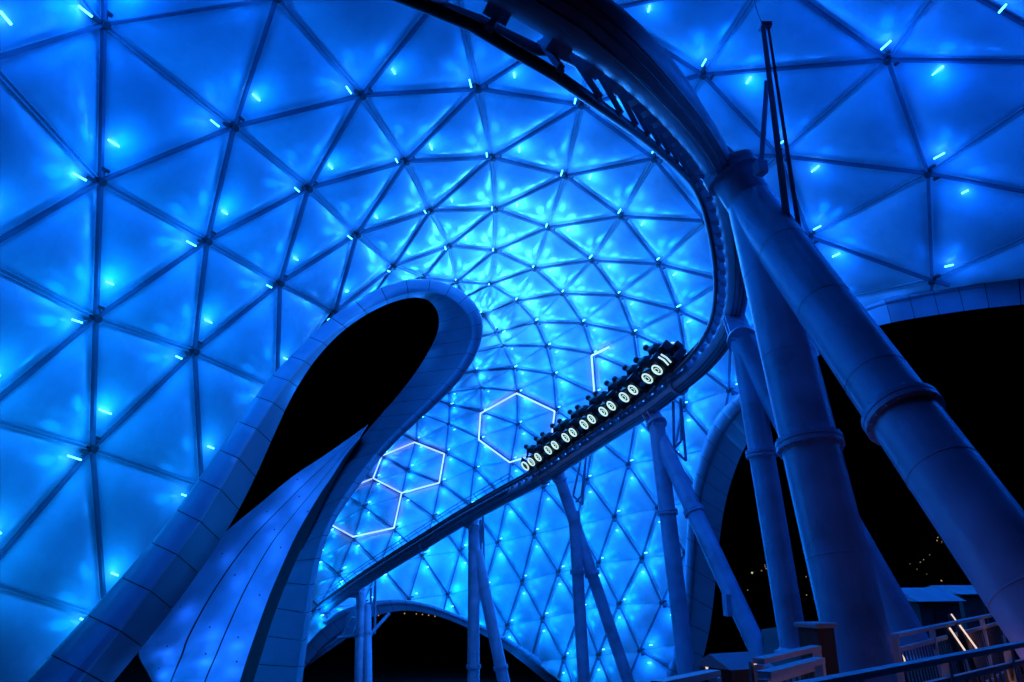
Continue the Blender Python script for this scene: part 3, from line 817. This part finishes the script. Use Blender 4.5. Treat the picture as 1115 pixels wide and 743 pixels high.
def bike_body(y):
    b = bmesh.new()
    prof = [(-PL * .46, .98, .10), (-PL * .38, 1.12, .16), (-PL * .14, 1.34, .25), (PL * .06, 1.40, .27), (PL * .24, 1.46, .24), (PL * .38, 1.18, .16), (PL * .47, 1.02, .09)]
    rings = []
    for x, z, hw in prof:
        rings.append([V((x, y + sx * hw, zz)) for sx, zz in ((-1, .92), (-1.15, (z + .92) / 2), (-.7, z), (.7, z), (1.15, (z + .92) / 2), (1, .92))])
    sweep(b, rings)
    tube(b, [(PL * .30, y - .3, 1.5), (PL * .26, y, 1.42), (PL * .30, y + .3, 1.5)], .035, 8)
    box(b, (-PL * .24, y, 1.42), .30, .50, .46, 0, .12); box(b, (-PL * .05, y, 1.05), PL * .6, .5, .3, 0, .1)
    return b
def rider_mesh():
    """leaning rider, one skinned body"""
    J = [(-.30, 0, 1.36, .20), (-.06, 0, 1.54, .22), (.16, 0, 1.68, .23), (.28, 0, 1.76, .11), (.37, 0, 1.85, .115),
         (-.20, .16, 1.32, .10), (.12, .24, 1.20, .075), (-.26, .24, 1.00, .055), (-.20, -.16, 1.32, .10), (.12, -.24, 1.20, .075), (-.26, -.24, 1.00, .055),
         (.20, .20, 1.66, .07), (.32, .30, 1.50, .05), (.50, .26, 1.50, .04), (.20, -.20, 1.66, .07), (.32, -.30, 1.50, .05), (.50, -.26, 1.50, .04)]
    E_ = [(0, 1), (1, 2), (2, 3), (3, 4), (0, 5), (5, 6), (6, 7), (0, 8), (8, 9), (9, 10), (2, 11), (11, 12), (12, 13), (2, 14), (14, 15), (15, 16)]
    me = bpy.data.meshes.new('person'); me.from_pydata([j[:3] for j in J], E_, [])
    o = bpy.data.objects.new('person_build', me); COL.objects.link(o)
    sk = o.modifiers.new('skin', 'SKIN'); sb = o.modifiers.new('sub', 'SUBSURF'); sb.levels = 1; sb.render_levels = 1
    for i, j in enumerate(J): me.skin_vertices[0].data[i].radius = (j[3], j[3]); me.skin_vertices[0].data[i].use_root = (i == 0)
    bpy.context.view_layer.update()
    dg = bpy.context.evaluated_depsgraph_get(); out = bpy.data.meshes.new_from_object(o.evaluated_get(dg)); out.name = 'person'
    bpy.data.objects.remove(o)
    out.materials.clear(); out.materials.append(M_CLOTH); out.materials.append(M_SKIN)
    for p in out.polygons:
        p.use_smooth = True
        c = p.center
        if c.z > 1.77 or (c.x > .42 and c.z < 1.6): p.material_index = 1
    return out
RM = rider_mesh()
def hair_mesh():
    b = bmesh.new(); bmesh.ops.create_uvsphere(b, u_segments=12, v_segments=8, radius=.125)
    bmesh.ops.scale(b, verts=b.verts, vec=(1.05, .95, .95)); bmesh.ops.translate(b, verts=b.verts, vec=(.345, 0, 1.885))
    me = bpy.data.meshes.new('hair'); b.to_mesh(me); b.free(); me.materials.append(M_FIX); return me
HM = hair_mesh()
I4 = Matrix.Identity(4)
tw = Matrix.Translation(-origin(train))
meshes = {}
SIDE = .42
ords = ['last', 'sixth', 'fifth', 'fourth', 'third', 'second', 'first']
for c in range(NC):
    M = tw @ local(s_tail + pitch * (c + .5))
    if c == 0:
        car = to_obj('car', chassis(), M_CAR, train, M); proto = car; subs = []
        for y in (-SIDE, SIDE):
            subs.append(to_obj('bike', bike_body(y), M_CAR, car, I4))
        for y in (-SIDE, SIDE):
            yo = y + (.36 if y > 0 else -.36)
            for x, r_ in ((PL * .17, .21), (-PL * .22, .20)):
                b = bmesh.new(); ring(b, (x, yo, 1.16), r_, .036, asp=1.08); ring(b, (x, yo + (.02 if y > 0 else -.02), 1.16), r_ * .45, .014, asp=1.08)
                subs.append(to_obj('wheel_light', b, M_RING, car, I4))
    else:
        car = proto.copy(); COL.objects.link(car); car.parent = train; car.matrix_local = M
        for o in subs:
            o2 = o.copy(); COL.objects.link(o2); o2.parent = car; o2.matrix_local = I4
    for y, sd in ((-SIDE, 'far'), (SIDE, 'near')):
        pr = bpy.data.objects.new('person', RM); COL.objects.link(pr)
        pr.matrix_world = local(s_tail + pitch * (c + .5)) @ Matrix.Translation((-.05, y, -.18)) @ Matrix.Scale(1.14, 4)
        tag(pr, f'dark clothed rider leaning forward on the {sd} bike of the {ords[c]} row of the train', 'person', 'riders on the coaster train')
        h = bpy.data.objects.new('hair', HM); COL.objects.link(h); h.parent = pr
# nose of the train
M = tw @ local(s_tail + pitch * (NC + .22))
b = bmesh.new(); box(b, (-.1, 0, .86), PL * .5, .6, .2, 0, .05)
for y in (-SIDE, SIDE): box(b, (-.1, y, 1.1), PL * .36, .3, .36, 0, .1)
nose = to_obj('nose', b, M_CAR, train, M)
b = bmesh.new(); bar(b, (.30, .1, .9), (.62, .1, 1.5), .04, .5, (1, 0, -.3)); bar(b, (.2, .1, .95), (.5, .1, 1.0), .08, .1, (0, 0, 1)); to_obj('fin', b, M_CAR, nose, I4)
for y in (-SIDE - .2, SIDE + .2):
    b = bmesh.new(); ring(b, (-.1, y, 1.14), .22, .042, asp=1.12); to_obj('wheel_light', b, M_RING, nose, I4)
# lit stripes on the tail
M = tw @ local(s_tail - .1)
b = bmesh.new(); box(b, (.1, 0, .9), .5, .7, .3, 0, .06)
for y in (-SIDE, SIDE): box(b, (.15, y, 1.12), .4, .3, .4, 0, .1)
tail = to_obj('tail', b, M_CAR, train, M)
for x in (-.12, .1):
    b = bmesh.new(); tube(b, [(x, SIDE + .22, 1.0), (x - .06, SIDE + .22, 1.25), (x, SIDE + .22, 1.5)], .035, 6); to_obj('stripe_light', b, M_RING, tail, I4)

# ------------------------------------------------------------------ ground, terrace, railings, kiosks, trees
b = bmesh.new()
bmesh.ops.create_grid(b, x_segments=60, y_segments=60, size=900)
for v in b.verts: v.co.z = ZL + random.uniform(-.05, .05)
tag(build('ground', b, M_GROUND), kind='structure')
b = bmesh.new(); vs_ = [b.verts.new(v) for v in ((-40, -30, ZL + .07), (45, -30, ZL + .07), (45, 56, ZL + .07), (-40, 56, ZL + .07))]; b.faces.new(vs_)  # unseen pale slab added to bounce light onto undersides
tag(build('bounce_paving', b, mat('bounce_paving', (.26, .25, .24), .7, noise=.25, nscale=1.2, bump=.2, bscale=12)), kind='structure')
b = bmesh.new()
poly = [(-8, -6), (-8, 8), (2.2, 9.5), (5.2, 16), (9.5, 30), (20, 44), (70, 60), (70, -6)]
sweep(b, [[V((x, y, z)) for x, y in poly] for z in (-7.19, 0.0)])
tag(build('terrace', b, M_CONC), kind='structure')

def on(px, py, z):
    """survey point at a known height"""
    k = (CY - py) / FOC
    d = (z - EYE) / (SP + k * CP); return at(px, py, d)
def railing(p, q, label, panel=1.9, pick=.16, h=1.15, lean_=.30):
    p = V((p.x, p.y, 0)); q = V((q.x, q.y, 0)); L_ = (q - p).length; t = (q - p).normalized()
    root = tag(empty('railing', p), label, 'railing', 'metal railings along the terrace')
    Z = V((0, 0, 1))
    b = bmesh.new(); bar(b, p + Z * h, q + Z * h, .10, .045, Z); build('top_rail', b, M_RAILP, root)
    b = bmesh.new(); bar(b, p + Z * (h - .17), q + Z * (h - .17), .05, .05, Z); build('mid_rail', b, M_RAILP, root)
    b = bmesh.new(); bar(b, p + Z * .12, q + Z * .12, .05, .05, Z); build('bottom_rail', b, M_RAILP, root)
    n = max(1, round(L_ / panel))
    for i in range(n + 1):
        b = bmesh.new(); c = p.lerp(q, i / n); box(b, (c.x, c.y, h / 2 - .015), .07, .07, h - .03, math.atan2(t.y, t.x)); build('post', b, M_RAILP, root)
    b = bmesh.new(); m = int(L_ / pick)
    for i in range(1, m):
        c = p.lerp(q, i / m); bar(b, c + Z * .145 + t * lean_ * .5, c + Z * (h - .195) - t * lean_ * .5, .018, .018, t)
    build('pickets', b, M_PICK, root)
    return root
zr = 1.15
p, q = on(890, 744, zr), on(1115, 701, zr)
railing(p - (q - p) * .25, q + (q - p) * 1.0, 'nearest railing with a broad bright blue top rail, at the bottom corner')
p, q = on(826, 720, zr), on(889, 705.5, zr)
railing(p, q, 'short railing in front of the slimmer column beside a square pillar', lean_=.1)
p, q = on(832, 735, zr), on(892, 719, zr)
railing(p, q, 'short nearer railing just below the one beside the square pillar', lean_=.1)
p, q = on(716, 746, zr), on(778, 733, zr)
railing(p, q, 'short railing running up to the small blue roofed kiosk')
p, q = on(974, 692, zr), on(1094, 667, zr)
railing(p, q + (q - p) * .6, 'farther railing behind the thickest columns, below the lit kiosk')
# square pillar beside the column foot
c = on(892, 716, .9); pb = tag(empty('pillar', (c.x, c.y, 0)), 'squat square pillar with a sloping cap beside the thickest column', 'pillar')
b = bmesh.new(); box(b, (c.x, c.y, .62), .30, .30, 1.24, .5, .02); build('shaft', b, M_WALL, pb)
b = bmesh.new(); box(b, (c.x, c.y, 1.27), .36, .36, .06, .5, .02); build('cap', b, M_ROOF, pb)
def kiosk(c, w, dpt, h, rz, label, roof_h=.35):
    root = tag(empty('kiosk', (c.x, c.y, 0)), label, 'kiosk')
    b = bmesh.new(); box(b, (c.x, c.y, h / 2), w, dpt, h, rz); build('wall', b, M_WALL, root)
    m = Matrix.Translation((c.x, c.y, h)) @ Matrix.Rotation(rz, 4, 'Z')
    b = bmesh.new()
    e = .16; vs = [m @ V(v) for v in ((-w / 2 - e, -dpt / 2 - e, 0), (w / 2 + e, -dpt / 2 - e, 0), (w / 2 + e, dpt / 2 + e, 0), (-w / 2 - e, dpt / 2 + e, 0), (-w / 2 - e, 0, roof_h), (w / 2 + e, 0, roof_h))]
    V_ = [b.verts.new(v) for v in vs]
    for f in ((0, 1, 5, 4), (3, 4, 5, 2), (0, 4, 3), (1, 2, 5), (0, 3, 2, 1)): b.faces.new([V_[i] for i in f])
    build('roof', b, M_ROOF, root)
    b = bmesh.new(); r3 = Matrix.Rotation(rz, 3, 'Z')
    dc = V((c.x, c.y, 0)) + r3 @ V((0, -dpt / 2 - .02, 0)); box(b, (dc.x, dc.y, h * .42), w * .34, .05, h * .8, rz); build('door', b, M_DARK, root)
    return root
k1 = at(797, 716, 7.2); kiosk(k1, .26, .22, 1.0, .5, 'tiny stone kiosk with a bright blue pitched roof by the left railing', .12)
k2 = at(1003, 668, 24); kiosk(k2, 1.7, 1.5, 1.15, .35, 'small building with a blue pitched roof behind the farther railing', .4)
k3 = at(1062, 668, 28); kiosk(k3, 3.4, 2.2, 1.3, .3, 'long low pavilion with lit strips farther right behind the railing', .3)

# lit strips and lamp posts
def strip(px, y0, y1, d, label):
    a, c = at(px[0], y0, d), at(px[1], y1, d)
    root = tag(empty('light_strip', (c.x, c.y, 0)), label, 'lamp', 'white light strips beyond the railing')
    back = V((.0, .05, 0))
    b = bmesh.new(); bar(b, V((c.x, c.y + .05, 0)) + (c - a) * .1, a + back + (a - c) * .05, .07, .05, V((0, 1, 0))); build('housing', b, M_DARK, root)
    b = bmesh.new(); tube(b, [c, a], .013, 8); build('tube', b, M_WHITE, root)
strip((1034, 1051), 684, 709, 11.0, 'long white light strip left of a pair beyond the far railing')
strip((1045, 1064), 681, 707, 11.4, 'long white light strip right of a pair beyond the far railing')
strip((1036, 1041), 669, 676, 15.0, 'tiny white light strip just above the long pair')
strip((1074, 1081), 657, 667, 17, 'short white light strip beside the leaning thick column')
strip((1083, 1088), 654, 661, 17.5, 'shortest white light strip nearest the leaning thick column')
strip((1094, 1104), 671, 684, 15, 'short white light strip lowest beside the leaning thick column')
strip((979, 987), 709, 722, 9.5, 'slanting white light strip at the foot of the thickest column')
strip((822, 827), 722, 734, 6.6, 'small white light strip beside the tiny blue roofed kiosk')
strip((768, 770), 722, 728, 7.4, 'faint white light strip left of the tiny blue roofed kiosk')
for px, py, d, w_ in ((1045, 700, 12.2, 1.2), (960, 742, 6.2, .5), (1010, 736, 6.8, .6), (1060, 726, 7.4, .7), (1100, 716, 8.2, .8), (850, 728, 7.4, .35), (880, 722, 7.6, .35), (1100, 690, 13, 1.2), (760, 742, 6.0, .3)):
    p = at(px, py, d); lamp('path_lamp', (p.x, p.y, max(.3, min(p.z, .7))), w_, (1, .40, .15), .08)

def tree(c, h, w, label, n_leaf, bulbs):
    c = V(c); root = tag(empty('tree', c), label, 'tree', 'dark trees beyond the terrace')
    b = bmesh.new()
    tube(b, [c + V((0, 0, 0)), c + V((.1, 0, h * .3)), c + V((0, .1, h * .6)), c + V((.1, .1, h * .92))], [h * .035, h * .026, h * .018, h * .005], 8)
    limbs = []
    for k in range(9):
        a = k * 2.4; z = h * (.32 + .055 * k); r_ = w * (.75 - .05 * k)
        e = c + V((math.cos(a) * r_, math.sin(a) * r_, z + h * .14)); limbs.append(e)
        tube(b, [c + V((0, 0, z)), c.lerp(e, .5) + V((0, 0, z * .1)), e], [h * .014, h * .009, h * .003], 6)
    build('trunk', b, M_BARK, root, True)
    b = bmesh.new()
    cl = [e + V((random.uniform(-.6, .6), random.uniform(-.6, .6), random.uniform(-.3, .8))) for e in limbs for _ in range(3)] + [c + V((random.uniform(-1, 1) * w * .4, random.uniform(-1, 1) * w * .4, h * random.uniform(.6, 1))) for _ in range(10)]
    for i in range(n_leaf):
        q = random.choice(cl) + V((random.gauss(0, .5), random.gauss(0, .5), random.gauss(0, .4))) * w * .32
        m = Matrix.Translation(q) @ Matrix.Rotation(random.uniform(0, 6.3), 4, 'Z') @ Matrix.Rotation(random.uniform(-1.2, 1.2), 4, 'X')
        s_ = random.uniform(.14, .30)
        b.faces.new([b.verts.new(m @ V(p)) for p in ((-s_, 0, 0), (0, -s_ * .5, .03), (s_, 0, 0), (0, s_ * .5, .03))])
    build('crown', b, M_LEAF, root)
    for k in range(bulbs):
        q = random.choice(cl) + V((random.gauss(0, .5), random.gauss(0, .5) - w * .2, random.gauss(0, .4))) * w * .3
        b = bmesh.new(); bmesh.ops.create_icosphere(b, subdivisions=1, radius=random.choice((.035, .05, .06, .10)), matrix=Matrix.Translation(q)); build('bulb', b, M_BULB2 if k % 3 else M_BULB, root)
def ground_at(px, d, z=0.0):
    return V(((px - CX) / FOC * d, (d + (0) ) * CP + .1 * d, z))
for px, d, h, w, lab, nb in ((1040, 70, 7.2, 3.4, 'dark tree dotted with bulbs left of the leaning thick column', 26), (1110, 78, 7.6, 3.6, 'dark tree behind the leaning thick column at the edge', 8),
                            (905, 72, 6.6, 3.2, 'dark tree dotted with bulbs between the slimmer and thickest columns', 18), (845, 68, 6.2, 3.0, 'dark tree with a few bulbs left of the slimmer column', 22),
                            (985, 80, 6.6, 3.2, 'dark tree above the small pitched roof', 4)):
    c = ground_at(px, d); c.z = ZL + 5.0 if px < 900 else -.6
    tree((c.x, c.y, c.z), h, w, lab, 1500, nb)
# string of warm bulbs seen below the low rim
sl = tag(empty('string_lights', at(450, 668, 80)), 'string of tiny warm bulbs hanging in the gap under the low rim', 'string lights')
b = bmesh.new(); pts = [at(*p) for p in crom([(340, 690, 80), (371, 678, 80), (420, 668, 80), (460, 668, 80), (500, 676, 80), (530, 688, 80)], 30)]
tube(b, pts, .02, 5)
build('cable', b, M_DARK, sl)
for i in (8, 11, 15, 17, 18, 19, 20, 22, 24):
    b = bmesh.new(); bmesh.ops.create_icosphere(b, subdivisions=1, radius=random.choice((.05, .07, .08)), matrix=Matrix.Translation(pts[i] - V((0, 0, .12)))); build('bulb', b, M_BULB, sl)

# ------------------------------------------------------------------ render settings
vs_ = scene.view_settings
scene.display_settings.display_device = 'sRGB'
vs_.view_transform = 'Standard'; vs_.look = 'None'; vs_.exposure = 0.0; vs_.gamma = 1.0; vs_.use_curve_mapping = False
scene.render.engine = 'CYCLES'
cy = scene.cycles
cy.use_denoising = True
try: cy.denoiser = 'OPENIMAGEDENOISE'
except Exception: pass
cy.use_light_tree = True
cy.max_bounces = 5; cy.diffuse_bounces = 3; cy.glossy_bounces = 3; cy.transmission_bounces = 1
cy.sample_clamp_indirect = 4.0
cy.caustics_reflective = False; cy.caustics_refractive = False
